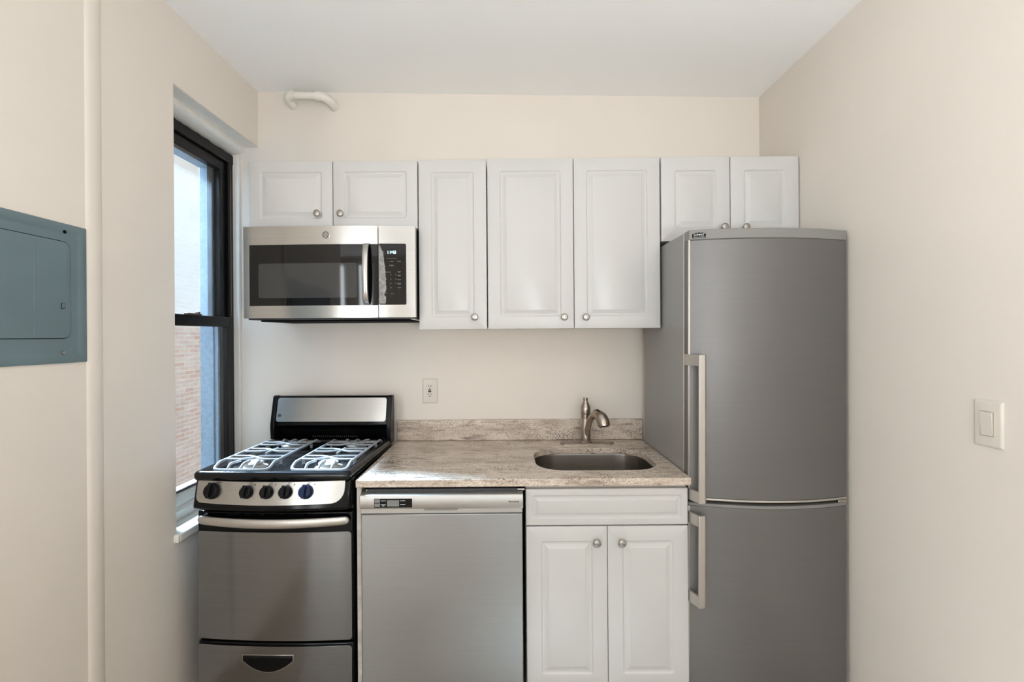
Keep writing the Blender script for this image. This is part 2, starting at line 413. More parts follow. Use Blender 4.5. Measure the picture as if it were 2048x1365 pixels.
# kitchen window: deep plaster recess, black painted sashes
w = bpy.data.objects.new('window_1', None); C.objects.link(w); w['kind'] = 'structure'
w.location = (-1.41, 2.05, 0.69); ORG[w.name] = Vector(w.location)
b = BM()      # stepped plaster head
prism(b, [(-1.352, 2.436), (-1.352, 2.414), (-1.362, 2.407), (-1.372, 2.402), (-1.46, 2.388), (-1.46, 2.436)], WY0 - 0.002, 2.356, 'y')
box(b, -1.352, -1.2855, WY0 - 0.001, 2.356, 2.4325, 2.4345)  # thin white liner added to make the recess soffit look brighter lit
obj('head_moulding', b, M['trimwhite'], w, 0.003)
b = BM(); box(b, -1.415, -1.375, 2.335, 2.357, 0.692, 2.39)
obj('jamb_stop', b, M['trimwhite'], w, 0.004)
b = BM(); box(b, -1.43, -1.268, 1.7575, 2.354, 0.661, 0.692); box(b, -1.30, -1.268, 1.744, 1.7575, 0.661, 0.692)
obj('sill', b, M['trimwhite'], w, 0.005)
b = BM(); prism(b, [(-1.372, 0.692), (-1.376, 0.728), (-1.390, 0.734), (-1.396, 0.733), (-1.397, 0.745), (-1.390, 0.749), (-1.391, 0.756), (-1.410, 0.790), (-1.47, 0.792), (-1.47, 0.692)], 1.7575, 2.34, 'y')
obj('bottom_rail', b, M['trimwhite'], w, 0.002)
YJ = 2.345
b = BM()      # outer black frame, ragged paint edge
def ragged(u0, u1, n, amp):
    return [(u0 + (u1 - u0) * k / n, random.uniform(-amp, amp)) for k in range(n + 1)]
jr = ragged(0.79, 2.385, 46, 0.0035)
loft(b, [[(-1.405, YJ + d, z), (-1.405, 2.300, z), (-1.47, 2.300, z), (-1.47, YJ + d, z)] for z, d in jr])
hr_ = ragged(WY0 + 0.001, YJ, 26, 0.003)
loft(b, [[(-1.402, y, 2.383 + d), (-1.402, y, 2.335), (-1.47, y, 2.335), (-1.47, y, 2.383 + d)] for y, d in hr_])
box(b, -1.47, -1.405, 1.7575, 1.80, 0.79, 2.335)
obj('frame', b, M['winblack'], w, 0.003)
b = BM(); box(b, -1.452, -1.418, 2.252, 2.302, 1.53, 2.335); box(b, -1.452, -1.418, 1.80, 1.85, 1.53, 2.335); box(b, -1.452, -1.418, 1.85, 2.252, 2.285, 2.335)
box(b, -1.452, -1.418, 1.85, 2.252, 1.515, 1.555); box(b, -1.466, -1.452, 2.225, 2.302, 1.53, 2.30)
obj('upper_sash', b, M['winblack'], w, 0.003)
b = BM(); box(b, -1.418, -1.392, 2.262, 2.302, 0.788, 1.552); box(b, -1.418, -1.392, 1.80, 1.84, 0.788, 1.552); box(b, -1.418, -1.388, 1.84, 2.262, 1.503, 1.552)
box(b, -1.418, -1.402, 1.84, 2.262, 0.791, 0.797)
obj('lower_sash', b, M['winblack'], w, 0.003)
b = BM(); box(b, -1.401, -1.398, 2.306, 2.311, 1.56, 2.30); obj('bare_jamb_strip', b, M['brass'], w)
obj('pane', bx(-1.436, -1.434, 1.845, 2.256, 1.55, 2.29), M['hazepane'], w)
obj('pane', bx(-1.406, -1.404, 1.835, 2.266, 0.795, 1.51), M['pane'], w)
b = BM(); box(b, -1.412, -1.392, 1.985, 2.075, 1.552, 1.560); box(b, -1.41, -1.395, 2.055, 2.07, 1.560, 1.568)
obj('sash_lock', b, M['brass'], w, 0.002)
b = BM(); box(b, -1.535, -1.470, 2.272, 2.36, 0.70, 2.36); box(b, -1.470, -1.4535, 2.284, 2.2995, 0.79, 2.33)
obj('outer_jamb', b, M['outerjamb'], w, 0.002)
b = BM(); box(b, -1.535, -1.470, 1.7575, 2.27, 2.30, 2.385); box(b, -1.535, -1.470, 1.7575, 1.80, 0.70, 2.30)
obj('outer_head', b, M['outerjamb'], w, 0.002)

# building across the court
bd = thing('brick_building', 'pale brick building wall seen through the kitchen window', 'building', (-5.0, 2.0, -3.0))
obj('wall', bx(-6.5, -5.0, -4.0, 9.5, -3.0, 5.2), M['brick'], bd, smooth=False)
obj('coping', bx(-6.55, -4.95, -4.05, 9.55, 5.2, 5.32), M['trimwhite'], bd, 0.01)

# ---------------------------------------------------------------- cabinets
def raised_door(bm, x0, x1, z0, z1, yf, th=0.019, gi=0.055, gw=0.029, gr=0.010):
    rings = []
    for ins, d, r in ((0, th, 0.0015), (0, 0.003, 0.0015), (0.0012, 0.0009, 0.002), (0.0035, 0.0, 0.003),
                      (gi, 0.0, gr), (gi + 0.0015, 0.0012, gr), (gi + 0.005, 0.0050, gr * 0.8), (gi + 0.011, 0.0058, gr * 0.5),
                      (gi + 0.013, 0.0052, gr * 0.35), (gi + gw - 0.002, 0.0016, 0.001), (gi + gw, 0.0004, 0.0008)):
        rings.append([(x, yf + d, z) for x, z in rr(x0 + ins, x1 - ins, z0 + ins, z1 - ins, r)])
    return loft(bm, rings)
def knob(parent, x, z, y, r=0.0155):
    b = BM()
    lathe(b, [(0.008, 0.0), (0.0065, -0.004), (0.006, -0.012), (r * 0.8, -0.016), (r, -0.019), (r, -0.023), (r * 0.86, -0.0255), (r * 0.80, -0.0245), (r * 0.45, -0.0262), (0.0, -0.0268)], (x, y, z), 'y', 24)
    return obj('knob', b, M['nickel'], parent, ang=28)
def wall_cabinet(label, x0, x1, z0, z1, doors, yf=2.03, ins=(0.055, 0.029)):
    t = thing('wall_cabinet', label, 'cabinet', ((x0 + x1) / 2, YB, z0))
    g = 0.0015
    b = BM(); box(b, x0 + 0.001, x1 - 0.001, yf + 0.021, YB - 0.001, z0 + 0.003, z1 - 0.004)
    obj('carcass', b, M['carcass'], t, 0.001)
    for (a, c, kx, kz) in doors:
        d = BM(); raised_door(d, a + g, c - g, z0, z1, yf, gi=ins[0], gw=ins[1])
        d = obj('door', d, M['cab'], t, ang=25)
        knob(d, kx, kz, yf)
    return t
wall_cabinet('short wide white two-door wall cabinet directly above the microwave', -1.150, -0.3965, 1.932, 2.236,
             ((-1.150, -0.7755, -0.8394, 1.998), (-0.7755, -0.3965, -0.7368, 1.997)), ins=(0.047, 0.029))
wall_cabinet('narrow white single-door wall cabinet between the microwave and the tall two-door cabinet', -0.3945, -0.0895, 1.480, 2.239,
             ((-0.3945, -0.0895, -0.1444, 1.5335),))
wall_cabinet('tall white two-door wall cabinet hanging above the sink', -0.0875, 0.6855, 1.480, 2.242,
             ((-0.0875, 0.2985, 0.2526, 1.531), (0.2985, 0.6855, 0.3486, 1.530)))
wall_cabinet('short white two-door wall cabinet above the grey refrigerator', 0.6885, 1.3065, 1.867, 2.244,
             ((0.6885, 0.9985, 0.9648, 1.9265), (0.9985, 1.3065, 1.0607, 1.9245)), ins=(0.060, 0.028))

bc = thing('base_cabinet', 'white sink base cabinet with false drawer front and two doors', 'cabinet', (0.37, 2.0, 0))
BX0, BX1, BYF = 0.0645, 0.6775, 1.72
b = BM()
box(b, BX0, BX0 + 0.018, BYF + 0.021, 2.34, 0.10, 0.883); box(b, BX1 - 0.018, BX1, BYF + 0.021, 2.34, 0.10, 0.883)
box(b, BX0 + 0.018, BX1 - 0.018, BYF + 0.021, 2.34, 0.10, 0.118); box(b, BX0 + 0.018, BX1 - 0.018, 2.33, 2.34, 0.118, 0.883)
box(b, BX0 + 0.018, BX1 - 0.018, BYF + 0.021, BYF + 0.039, 0.70, 0.883)
obj('carcass', b, M['carcass'], bc)
obj('toe_kick', bx(BX0, BX1, BYF + 0.075, BYF + 0.09, 0.0, 0.099), M['carcass'], bc)
b = BM(); raised_door(b, BX0, BX1, 0.7315, 0.869, BYF, gi=0.024, gw=0.022, gr=0.009)
obj('drawer_front', b, M['cab'], bc, ang=25)
for a, c, kx in ((BX0 + 0.001, 0.3715, 0.3291), (0.3735, BX1, 0.4236)):
    d = BM(); raised_door(d, a, c, 0.112, 0.7265, BYF)
    d = obj('door', d, M['cab'], bc, ang=25)
    knob(d, kx, 0.6705, BYF)

# ---------------------------------------------------------------- counter, splash, sink, faucet
ZC = 0.914
CX0, CX1, CY0 = -0.5725, 0.6840, 1.700
HX0, HX1, HY0, HY1 = 0.115, 0.616, 1.806, 2.158
b = BM()
hole = rr(HX0, HX1, HY0, HY1, 0.115, 10)
ov = [b.verts.new((x, y, ZC)) for x, y in ((CX0, CY0), (CX1, CY0), (CX1, YB - 0.001), (CX0, YB - 0.001))]
iv = [b.verts.new((x, y, ZC)) for x, y in hole]
es = [b.edges.new((v[i], v[(i + 1) % len(v)])) for v in (ov, iv) for i in range(len(v))]
bmesh.ops.triangle_fill(b, use_beauty=True, use_dissolve=False, edges=es)
ret = bmesh.ops.extrude_face_region(b, geom=list(b.faces))
bmesh.ops.translate(b, verts=[v for v in ret['geom'] if isinstance(v, bmesh.types.BMVert)], vec=(0, 0, -0.029))
o = obj('countertop', b, M['granite'], None, 0.003)
tag(o, 'speckled beige granite countertop with rounded sink cut-out', 'countertop')
o = obj('backsplash', bx(-0.5685, 0.688, 2.332, YB - 0.001, ZC + 0.001, 1.0185), M['granite'], None, 0.0015)
tag(o, 'low beige granite backsplash strip standing along the wall behind the counter', 'backsplash')
b = BM()
zs = [(0.016, 0.8842), (-0.004, 0.8842), (-0.003, 0.878), (0.004, 0.760), (0.010, 0.725), (0.022, 0.708), (0.045, 0.700)]
rings = [[(x, y, z) for x, y in rr(HX0 + i if k else HX0 - i, HX1 - i if k else HX1 + i, HY0 + i if k else HY0 - i, HY1 - i if k else HY1 + i, max(0.115 - (i if k else -i), 0.04), 10)] for k, (i, z) in enumerate(zs)]
loft(b, rings, cap0=False)
sk = thing('sink', 'undermounted stainless steel sink bowl set in the granite countertop', 'sink', (0.365, 1.98, 0.70))
s_o = obj('bowl', b, M['sink'], sk, ang=50)
s_o.modifiers.new('shell', 'SOLIDIFY').thickness = 0.0015
b = BM(); lathe(b, [(0.0, 0.0065), (0.03, 0.0065), (0.042, 0.005), (0.045, 0.001), (0.045, -0.03), (0.0, -0.03)], (0.365, 1.98, 0.7005), 'z', 28)
obj('drain', b, M['nickel'], sk)

fc = thing('faucet', 'satin nickel single-lever faucet with pull-out spray head behind the sink', 'faucet', (0.385, 2.247, ZC))
b = BM()
p = rr(0.257, 0.521, 2.222, 2.274, 0.026, 8); q = rr(0.260, 0.518, 2.225, 2.271, 0.023, 8)
loft(b, [[(x, y, ZC + 0.0005) for x, y in p], [(x, y, ZC + 0.006) for x, y in p], [(x, y, ZC + 0.009) for x, y in q]])
obj('base_plate', b, M['faucet'], fc)
FX, FY = 0.383, 2.247
b = BM(); lathe(b, [(0.0275, 0.009), (0.0275, 0.013), (0.0245, 0.015), (0.0238, 0.125), (0.0225, 0.127), (0.0225, 0.1275), (0.0238, 0.129), (0.0238, 0.148), (0.021, 0.150)], (FX, FY, ZC), 'z', 32)
obj('body', b, M['faucet'], fc)
b = BM(); lathe(b, [(0.021, 0.1495), (0.0240, 0.151), (0.0245, 0.160), (0.0240, 0.178), (0.0205, 0.192), (0.0145, 0.203), (0.0115, 0.210), (0.0108, 0.216), (0.0125, 0.222), (0.0122, 0.226), (0.009, 0.2275), (0.0, 0.2275)], (FX, FY, ZC), 'z', 32)
hd = obj('lever_handle', b, M['faucet'], fc)
b = BM(); lathe(b, [(0.0025, -0.0252), (0.0025, -0.020)], (FX, FY, ZC + 0.168), 'y', 10)
obj('set_screw', b, M['dark'], hd)
b = BM(); pts = smoothpts([(0.384, 2.240, 0.945), (0.389, 2.222, 0.995), (0.396, 2.200, 1.038), (0.406, 2.170, 1.064), (0.418, 2.142, 1.074)], 6)
tube(b, pts, [0.013 + 0.005 * i / (len(pts) - 1) for i in range(len(pts))], 20)
sp = obj('spout', b, M['faucet'], fc)
b = BM(); pts = smoothpts([(0.411, 2.150, 1.074), (0.421, 2.134, 1.076), (0.433, 2.117, 1.066), (0.440, 2.106, 1.048), (0.443, 2.100, 1.029)], 6)
rs = [0.0190, 0.0240, 0.0280, 0.0295, 0.0275]
rad = []
for i in range(len(pts)):
    t = i / (len(pts) - 1) * 4; k = min(int(t), 3); rad.append(rs[k] + (rs[k + 1] - rs[k]) * (t - k))
tube(b, pts, rad, 24)
sh = obj('spray_head', b, M['faucet'], fc)
b = BM(); d = (Vector(pts[-1]) - Vector(pts[-2])).normalized(); e0 = Vector(pts[-1])
tube(b, [tuple(e0 - d * 0.001), tuple(e0 + d * 0.004)], 0.022, 20); obj('aerator', b, M['blackplastic'], sh)
b = BM(); tube(b, [(0.409, 2.152, 1.0925), (0.419, 2.128, 1.098), (0.427, 2.112, 1.0915)], [0.004, 0.006, 0.004], 10); obj('spray_button', b, M['blackplastic'], sh)

# ---------------------------------------------------------------- microwave
mw = thing('microwave', 'stainless steel over-the-range microwave with black glass door', 'microwave', (-0.767, 2.2, 1.525))
MX0, MX1, MZ0, MZ1, MY, MB = -1.144, -0.3975, 1.533, 1.930, 1.974, 0.014
MC, MH = (MX0 + MX1) / 2, (MX1 - MX0) / 2
my = lambda x: MY - MB * (1 - ((x - MC) / MH) ** 2)
obj('body', bx(MX0 + 0.006, MX1 - 0.006, 2.000, YB - 0.002, 1.527, 1.928), M['darkgrey'], mw, 0.002)
b = BM(); bow(b, MX0, -0.5575, MZ0, MZ1, MY, 0.028, MB, 0.004, 20, MC, MH); dr = obj('door', b, M['mwsteel'], mw, 0.002)
b = BM(); bow(b, -0.5545, MX1, MZ0, MZ1, MY, 0.028, MB, 0.004, 12, MC, MH); cp = obj('control_panel', b, M['mwsteel'], mw, 0.002)
b = BM(); bow(b, -1.116, -0.5577, 1.586, 1.850, MY - 0.0012, 0.004, MB, 0.0, 20, MC, MH, False); wg = obj('window_glass', b, M['glassblack'], dr)
b = BM(); bow(b, -1.0745, -0.647, 1.619, 1.769, MY - 0.0016, 0.003, MB, 0.010, 20, MC, MH, False); obj('window_screen', b, M['mwscreen'], wg)
b = BM(); bow(b, -0.5543, -0.4365, 1.588, 1.852, MY - 0.0012, 0.004, MB, 0.006, 10, MC, MH, False); cg = obj('keypad', b, M['glassblack'], cp)
# arched bar handle
b = BM()
hp = smoothpts([(-0.6035, my(-.60) + 0.004, 1.853), (-0.6025, my(-.60) - 0.018, 1.843), (-0.6015, my(-.60) - 0.034, 1.80), (-0.6010, my(-.60) - 0.040, 1.72), (-0.6020, my(-.60) - 0.034, 1.64), (-0.6035, my(-.60) - 0.018, 1.598), (-0.6045, my(-.60) + 0.004, 1.588)], 6)
rings = []
for i, p in enumerate(hp):
    dx, dy = 0.0125, 0.008
    rings.append([(p[0] + dx * math.copysign(abs(math.cos(t)) ** 0.6, math.cos(t)), p[1] + dy * math.copysign(abs(math.sin(t)) ** 0.6, math.sin(t)), p[2]) for t in [2 * math.pi * k / 16 for k in range(16)]])
loft(b, rings); obj('handle', b, M['mwsteel'], dr, ang=50)
# round monogram badge
b = BM(); lathe(b, [(0.0165, 0.0), (0.0165, -0.003), (0.0145, -0.0038), (0.0138, -0.003), (0.0, -0.003)], (-0.7788, my(-.7788) + 0.0005, 1.8905), 'y', 32)
bg = obj('badge', b, M['mwsteel'], dr)
def monogram(bm, x, z, y, r):
    for k in range(24):
        pass
    tube(bm, [(x + r * 0.80 * math.cos(t), y, z + r * 0.80 * math.sin(t)) for t in [2 * math.pi * k / 24 for k in range(24)]], r * 0.07, 6, True)
    for k in range(4):
        a = R(90 * k + 45)
        tube(bm, smoothpts([(x + r * 0.70 * math.cos(a - .5), y, z + r * .70 * math.sin(a - .5)), (x + r * .52 * math.cos(a), y, z + r * .52 * math.sin(a)), (x + r * .68 * math.cos(a + .45), y, z + r * .68 * math.sin(a + .45))], 4), r * 0.05, 5)
    text(bm, 'GE', r * 0.85, x, z, y, 0.0008, shear=0.25, sx=0.85)
b = BM(); monogram(b, -0.7788, 1.8905, my(-.7788) - 0.003, 0.0145); obj('badge_lettering', b, M['darkgrey'], bg)
# clock digits: 11:43
yk = my(-0.50) - 0.0035
b = BM()
SEG = {'1': 'bc', '4': 'fgbc', '3': 'abgcd'}
def digit(bm, ch, x, z, w, h, t):
    for s in SEG[ch]:
        q = {'a': (x, x + w, z + h - t, z + h), 'd': (x, x + w, z, z + t), 'g': (x, x + w, z + h / 2 - t / 2, z + h / 2 + t / 2),
             'b': (x + w - t, x + w, z + h / 2, z + h), 'c': (x + w - t, x + w, z, z + h / 2), 'f': (x, x + t, z + h / 2, z + h), 'e': (x, x + t, z, z + h / 2)}[s]
        box(bm, q[0], q[1], yk, yk + 0.0015, q[2], q[3])
for ch, dx in (('1', -0.0205), ('1', -0.0105), ('4', 0.003), ('3', 0.0125)): digit(b, ch, -0.4993 + dx, 1.808, 0.007, 0.0125, 0.0017)
for dz in (0.0035, 0.0085): box(b, -0.4993 - 0.0008, -0.4993 + 0.0008, yk, yk + 0.0015, 1.808 + dz - 0.0008, 1.808 + dz + 0.0008)
obj('clock_display', b, M['clock'], cp, smooth=False)
# keypad print: digits and short caption strokes, too small to read in the photo
for r_ in range(4):
    for c_ in range(3):
        ch = ('123', '456', '789', ' 0 ')[r_][c_]
        if ch != ' ':
            b = BM(); text(b, ch, 0.0085, -0.5235 + 0.0215 * c_, 1.7165 - 0.0185 * r_, my(-0.50) - 0.0030, 0.001)
            obj('keypad_digit', b, M['greyprint'], cg)
def stroke(x, z, w, h=0.0013):
    obj('keypad_caption', bx(x - w / 2, x + w / 2, my(x) - 0.0030, my(x) - 0.0010, z - h / 2, z + h / 2), M['greyprint'], cg, smooth=False)
for z in (1.7745, 1.759): stroke(-0.4985, z, 0.017)
stroke(-0.4985, 1.7885, 0.046); stroke(-0.4985, 1.7555, 0.020)
for z in (1.7745, 1.731, 1.7155, 1.696, 1.680, 1.661): stroke(-0.4665, z, 0.015)
for z in (1.728, 1.7125, 1.677): stroke(-0.4665, z, 0.011)
stroke(-0.512, 1.7285, 0.022); stroke(-0.497, 1.635, 0.015); stroke(-0.5245, 1.638, 0.012)
# torn protective film along the keypad's left edge, its glare painted grey
b = BM(); rings = []
N = 44
for k in range(N + 1):
    t = k / N; z = 1.592 + (1.845 - 1.592) * t
    wdt = 0.012 + 0.019 * math.sin(min(max((1 - t) * 1.05, 0), 1) * math.pi * 0.62 + 0.15) * (0.35 + 0.65 * (t < 0.985)) + random.uniform(-0.0016, 0.0016)
    if 0.12 < t < 0.22: wdt -= 0.007 * math.sin((t - 0.12) / 0.10 * math.pi)
    if t > 0.9: wdt *= max((1 - t) / 0.10, 0.15) * 0.6 + 0.3
    x0, x1 = -0.5535, -0.5535 + wdt
    rings.append([(x0, my(x0) - 0.0022, z), (x1, my(x1) - 0.0024, z), (x1, my(x1) - 0.0012, z), (x0, my(x0) - 0.0012, z)])
loft(b, rings); obj('torn_film', b, M['film'], cp, label='torn strip of protective film with painted glare', ang=60)
b = BM(); box(b, -1.10, MX1 - 0.03, 2.03, 2.33, 1.520, 1.5275); obj('underside_vent', b, M['dark'], mw, 0.002)
b = BM(); prism(b, [(2.002, 1.530), (2.002, 1.526), (2.345, 1.521), (2.345, 1.530)], MX1 - 0.028, MX1 - 0.007, 'x'); obj('bottom_flange', b, M['mwsteel'], mw)

# ---------------------------------------------------------------- gas range (own axes: x across, y back from the door face)
rg = thing('gas_range', 'black and stainless steel four-burner gas range beside the window', 'stove', (-0.886, 1.722, 0), (0, 0, R(-1.5)), True)
HW = 0.2985
b = BM(); box(b, -HW + 0.004, HW - 0.004, 0.024, 0.555, 0.035, 0.915)
for sx in (-1, 1):
    for y in (0.07, 0.5): lathe(b, [(0.018, 0.0), (0.018, 0.04)], (sx * 0.25, y, 0.0), 'z', 12)
obj('body', b, M['black'], rg, 0.003)
# cooktop: tray with raised rim
b = BM()
y0, y1 = -0.030, 0.515
def crr(ins, z, r): return [(x, y, z) for x, y in rr(-HW + ins, HW - ins, y0 + ins, y1 - ins * 0.5, r, 6)]
loft(b, [crr(0.004, 0.916, 0.02), crr(0.0, 0.924, 0.022), crr(0.0, 0.938, 0.022), crr(0.004, 0.9455, 0.022), crr(0.012, 0.949, 0.02), crr(0.026, 0.947, 0.018), crr(0.034, 0.938, 0.016), crr(0.045, 0.936, 0.014)])
obj('cooktop', b, M['cooktop'], rg, ang=45)
def burner(x, y):
    b = BM(); lathe(b, [(0.052, 0.9362), (0.050, 0.9375), (0.044, 0.9368), (0.036, 0.937), (0.034, 0.946), (0.030, 0.948), (0.0, 0.948)], (x, y, 0), 'z', 28)
    o = obj('burner', b, M['burner'], rg, ang=30)
    b = BM(); lathe(b, [(0.026, 0.948), (0.037, 0.950), (0.038, 0.954), (0.034, 0.958), (0.0, 0.959)], (x, y, 0), 'z', 28)
    obj('burner_cap', b, M['burner'], o, ang=30)
def grate(xc):
    b = BM(); hw = 0.108; ya, yb = 0.018, 0.468; zt = 0.9615; r = 0.0052
    xl, xr = xc - hw, xc + hw
    # side rails dip down to the front and rear bars
    for x in (xl, xr):
        s = 1 if x == xl else -1
        tube(b, smoothpts([(x + s * 0.022, ya, 0.943), (x + s * 0.006, ya + 0.004, 0.945), (x, ya + 0.018, 0.951), (x, ya + 0.045, zt), (x, ya + 0.07, zt), (x, (ya + yb) / 2, zt), (x, yb - 0.06, zt), (x, yb - 0.03, zt - 0.003), (x + s * 0.002, yb, 0.946)], 5), r * 1.12, 8)
    tube(b, [(xl + 0.02, ya, 0.943), (xr - 0.02, ya, 0.943)], r, 8)
    tube(b, [(xl + 0.002, yb, 0.946), (xr - 0.002, yb, 0.946)], r, 8)
    for yk in (0.125, 0.243, 0.361):
        for s in (1, -1):
            tube(b, [(xl, yk + s * 0.024, zt), (xc - 0.045, yk + s * 0.024, zt), (xc - 0.02, yk + s * 0.014, zt + .001), (xc + 0.02, yk - s * 0.014, zt + .001), (xc + 0.045, yk - s * 0.024, zt), (xr, yk - s * 0.024, zt)], r * 0.9, 8)
    tube(b, [(xc, 0.195, zt - 0.002), (xc, 0.291, zt - 0.002)], r, 8)
    for dx in (-0.050, 0.0, 0.050):
        tube(b, smoothpts([(xc + dx, ya, 0.943), (xc + dx, ya + 0.008, 0.953), (xc + dx, ya + 0.025, 0.961), (xc + dx * 0.75, ya + 0.062, 0.9615)], 4), r, 8)
        tube(b, smoothpts([(xc + dx, yb, 0.946), (xc + dx, yb - 0.012, 0.956), (xc + dx, yb - 0.03, 0.9615), (xc + dx * 0.75, yb - 0.06, 0.9615)], 4), r, 8)
    for x in (xl + 0.004, xr - 0.004):
        for y in (ya + 0.10, yb - 0.08): lathe(b, [(0.006, 0.9375), (0.006, zt)], (x, y, 0), 'z', 8)
    obj('grate', b, M['grate'], rg, ang=60)
for xc in (-0.142, 0.160):
    for y in (0.085, 0.375): burner(xc + 0.012, y)
    grate(xc)
# backguard
b = BM()
pf = [(0.575, 0.925), (0.575, 1.150), (0.570, 1.156), (0.548, 1.157), (0.541, 1.152), (0.512, 1.028), (0.512, 1.016), (0.520, 1.008), (0.545, 1.000), (0.548, 0.99), (0.550, 0.925)]
prism(b, pf, -HW + 0.020, HW - 0.020, 'x')
bgd = obj('backguard', b, M['black'], rg, 0.002)
for s in (-1, 1):
    b = BM(); pe = [(0.578, 0.925), (0.578, 1.152), (0.572, 1.158), (0.546, 1.159), (0.537, 1.153), (0.508, 1.030), (0.505, 1.01), (0.512, 0.925)]
    prism(b, pe, s * HW, s * (HW - 0.021), 'x'); obj('end_cap', b, M['blackplastic'], bgd, 0.004, 3)
def tilted(bm, x0, x1, z0, z1, r, off, th, yoff=0.0):
    p = rr(x0, x1, z0, z1, r, 6); yz = lambda z: 0.512 + (z - 1.028) * (0.029 / 0.124) + yoff
    return loft(bm, [[(x, yz(z) - off, z) for x, z in p], [(x, yz(z) - off + th, z) for x, z in p]])
b = BM(); tilted(b, -HW + 0.026, HW - 0.026, 1.034, 1.148, 0.012, 0.0015, 0.003); spn = obj('steel_fascia', b, M['litfasciasteel'], bgd, 0.0006)
b = BM(); monogram(b, 0, 0, 0, 0.0085)
bmesh.ops.rotate(b, verts=b.verts, cent=(0, 0, 0), matrix=Matrix.Rotation(R(-13.2), 3, 'X')); bmesh.ops.translate(b, verts=b.verts, vec=(-0.2565, 0.5190 - 0.0015, 1.064))
obj('badge', b, M['dark'], spn)
for k in range(22): obj('vent_slot', bx(-0.105 + 0.0105 * k, -0.100 + 0.0105 * k, 0.5490, 0.5515, 0.950, 0.972), M['darkgrey'], bgd, smooth=False)
# control panel, bowed and leaning out at its foot
def lean(bm, x0, x1, z0, z1, yt, yb, th, bw, r, n=22):
    bow(bm, x0, x1, z0, z1, 0.0, th, bw, r, n, 0.0, HW, False)
    for v in bm.verts:
        t = (v.co.z - z0) / (z1 - z0); v.co.y += yb + (yt - yb) * t
    return bm
b = BM(); bow(b, -HW, HW, 0.808, 0.9165, 0.0, 0.05, 0.026, 0.0, 24, 0.0, HW, False)
for v in b.verts:
    t = (v.co.z - 0.808) / 0.1085
    v.co.y += -0.030 + 0.022 * t
for v in b.verts:
    if v.co.z < 0.81 and v.co.y < 0.0: pass
pnl = obj('control_panel', b, M['black'], rg, 0.012, 4)
b = BM(); 
xa, xb = -HW + 0.014, HW - 0.022
rings = []; xs = []
for k in range(7): xs.append(xa + 0.022 * (1 - math.cos(R(90 * k / 7))))
for k in range(21): xs.append(xa + 0.022 + (xb - xa - 0.067) * k / 20)
for k in range(1, 11): xs.append(xb - 0.045 * (1 - math.sin(R(90 * k / 10))))
for x in xs:
    def inset(r, d): return r - math.sqrt(max(r * r - max(r - d, 0.0) ** 2, 0.0))
    zl = 0.832 + 0.004 * (abs(x) / HW) ** 2 + inset(0.022, x - xa) + 1.1 * inset(0.045, xb - x)
    zt = 0.9135 - inset(0.009, x - xa) - inset(0.004, xb - x)
    zt = max(zt, zl + 0.0008)
    row = []
    for z in (zl, zt):
        t = (z - 0.808) / 0.1085; y = -0.0318 + 0.022 * t - 0.026 * (1 - (x / HW) ** 2)
        row.append((x, y, z))
    rings.append([row[0], (row[0][0], row[0][1] + 0.003, row[0][2]), (row[1][0], row[1][1] + 0.003, row[1][2]), row[1]])
loft(b, rings); stp = obj('steel_fascia', b, M['litfasciasteel'], pnl, 0.0006)
def cpy(x, z): return -0.0318 + 0.022 * (z - 0.808) / 0.1085 - 0.026 * (1 - (x / HW) ** 2)
for i, (x, r_) in enumerate(((-0.217, 0.0285), (-0.080, 0.0232), (-0.0035, 0.0232), (0.066, 0.0232), (0.1395, 0.0250))):
    z = 0.878; y = cpy(x, z); b = BM()
    lathe(b, [(r_ * 0.9, 0.010), (r_ * 1.05, 0.0), (r_ * 1.05, -0.004), (r_ * 0.98, -0.007), (r_ * 0.92, -0.016), (r_ * 0.82, -0.019), (0.0, -0.0195)], (x, y, z), 'y', 28)
    rslab(b, x - 0.0050, x + 0.0050, z - r_ * 0.92, z + r_ * 1.02, y - 0.031, y - 0.015, 0.004)
    bmesh.ops.rotate(b, verts=b.verts, cent=(x, y, z), matrix=Matrix.Rotation(R(-20), 3, 'X'))
    obj('knob', b, M['bluecastplastic' if i == 4 else 'blackplastic'], pnl, 0.0012, label='black knob with blue light cast painted in' if i == 4 else None)
def mark(px_, pz_, w, h):
    obj('dial_mark', bx(px_ - w, px_ + w, cpy(px_, pz_) - 0.0006, cpy(px_, pz_) + 0.001, pz_ - h, pz_ + h), M['darkgrey'], stp, smooth=False)
for x in (-0.080, -0.0035, 0.066, 0.1395):
    for k in range(7):
        a = R(150 + 15 * k); mark(x + 0.0305 * math.cos(a), 0.878 + 0.0305 * math.sin(a), 0.0012, 0.0006)
    mark(x + 0.029, 0.904, 0.002, 0.0018); mark(x + 0.012, 0.9105, 0.006, 0.0006)
mark(-0.185, 0.909, 0.008, 0.0006)
# oven door
b = BM(); bow(b, -HW, HW, 0.303, 0.792, 0.002, 0.022, 0.010, 0.0, 22); od = obj('oven_door', b, M['black'], rg, 0.006, 3)
b = BM(); bow(b, -HW + 0.003, HW - 0.005, 0.3105, 0.7175, -0.002, 0.006, 0.014, 0.013, 24); obj('steel_panel', b, M['steel'], od, 0.001)
b = BM(); rings = []      # broad flat handle that arcs out
N = 56
for k in range(N + 1):
    u = math.sin(math.pi / 2 * (-1 + 2 * k / N)); x = u * 0.289
    e = math.sqrt(max(1 - max((abs(u) - 0.94) / 0.06, 0.0) ** 2, 0.0))
    yc = -0.010 - 0.040 * (1 - u * u)
    h = max((0.0160 + 0.0020 * (1 - u * u)) * e, 0.0015)
    rings.append([(x, yc + 0.009 * max(e, 0.25) * math.sin(t), 0.7635 + h * math.cos(t)) for t in [2 * math.pi * j / 14 for j in range(14)]])
loft(b, rings); hdl = obj('handle', b, M['alu'], od, ang=50)
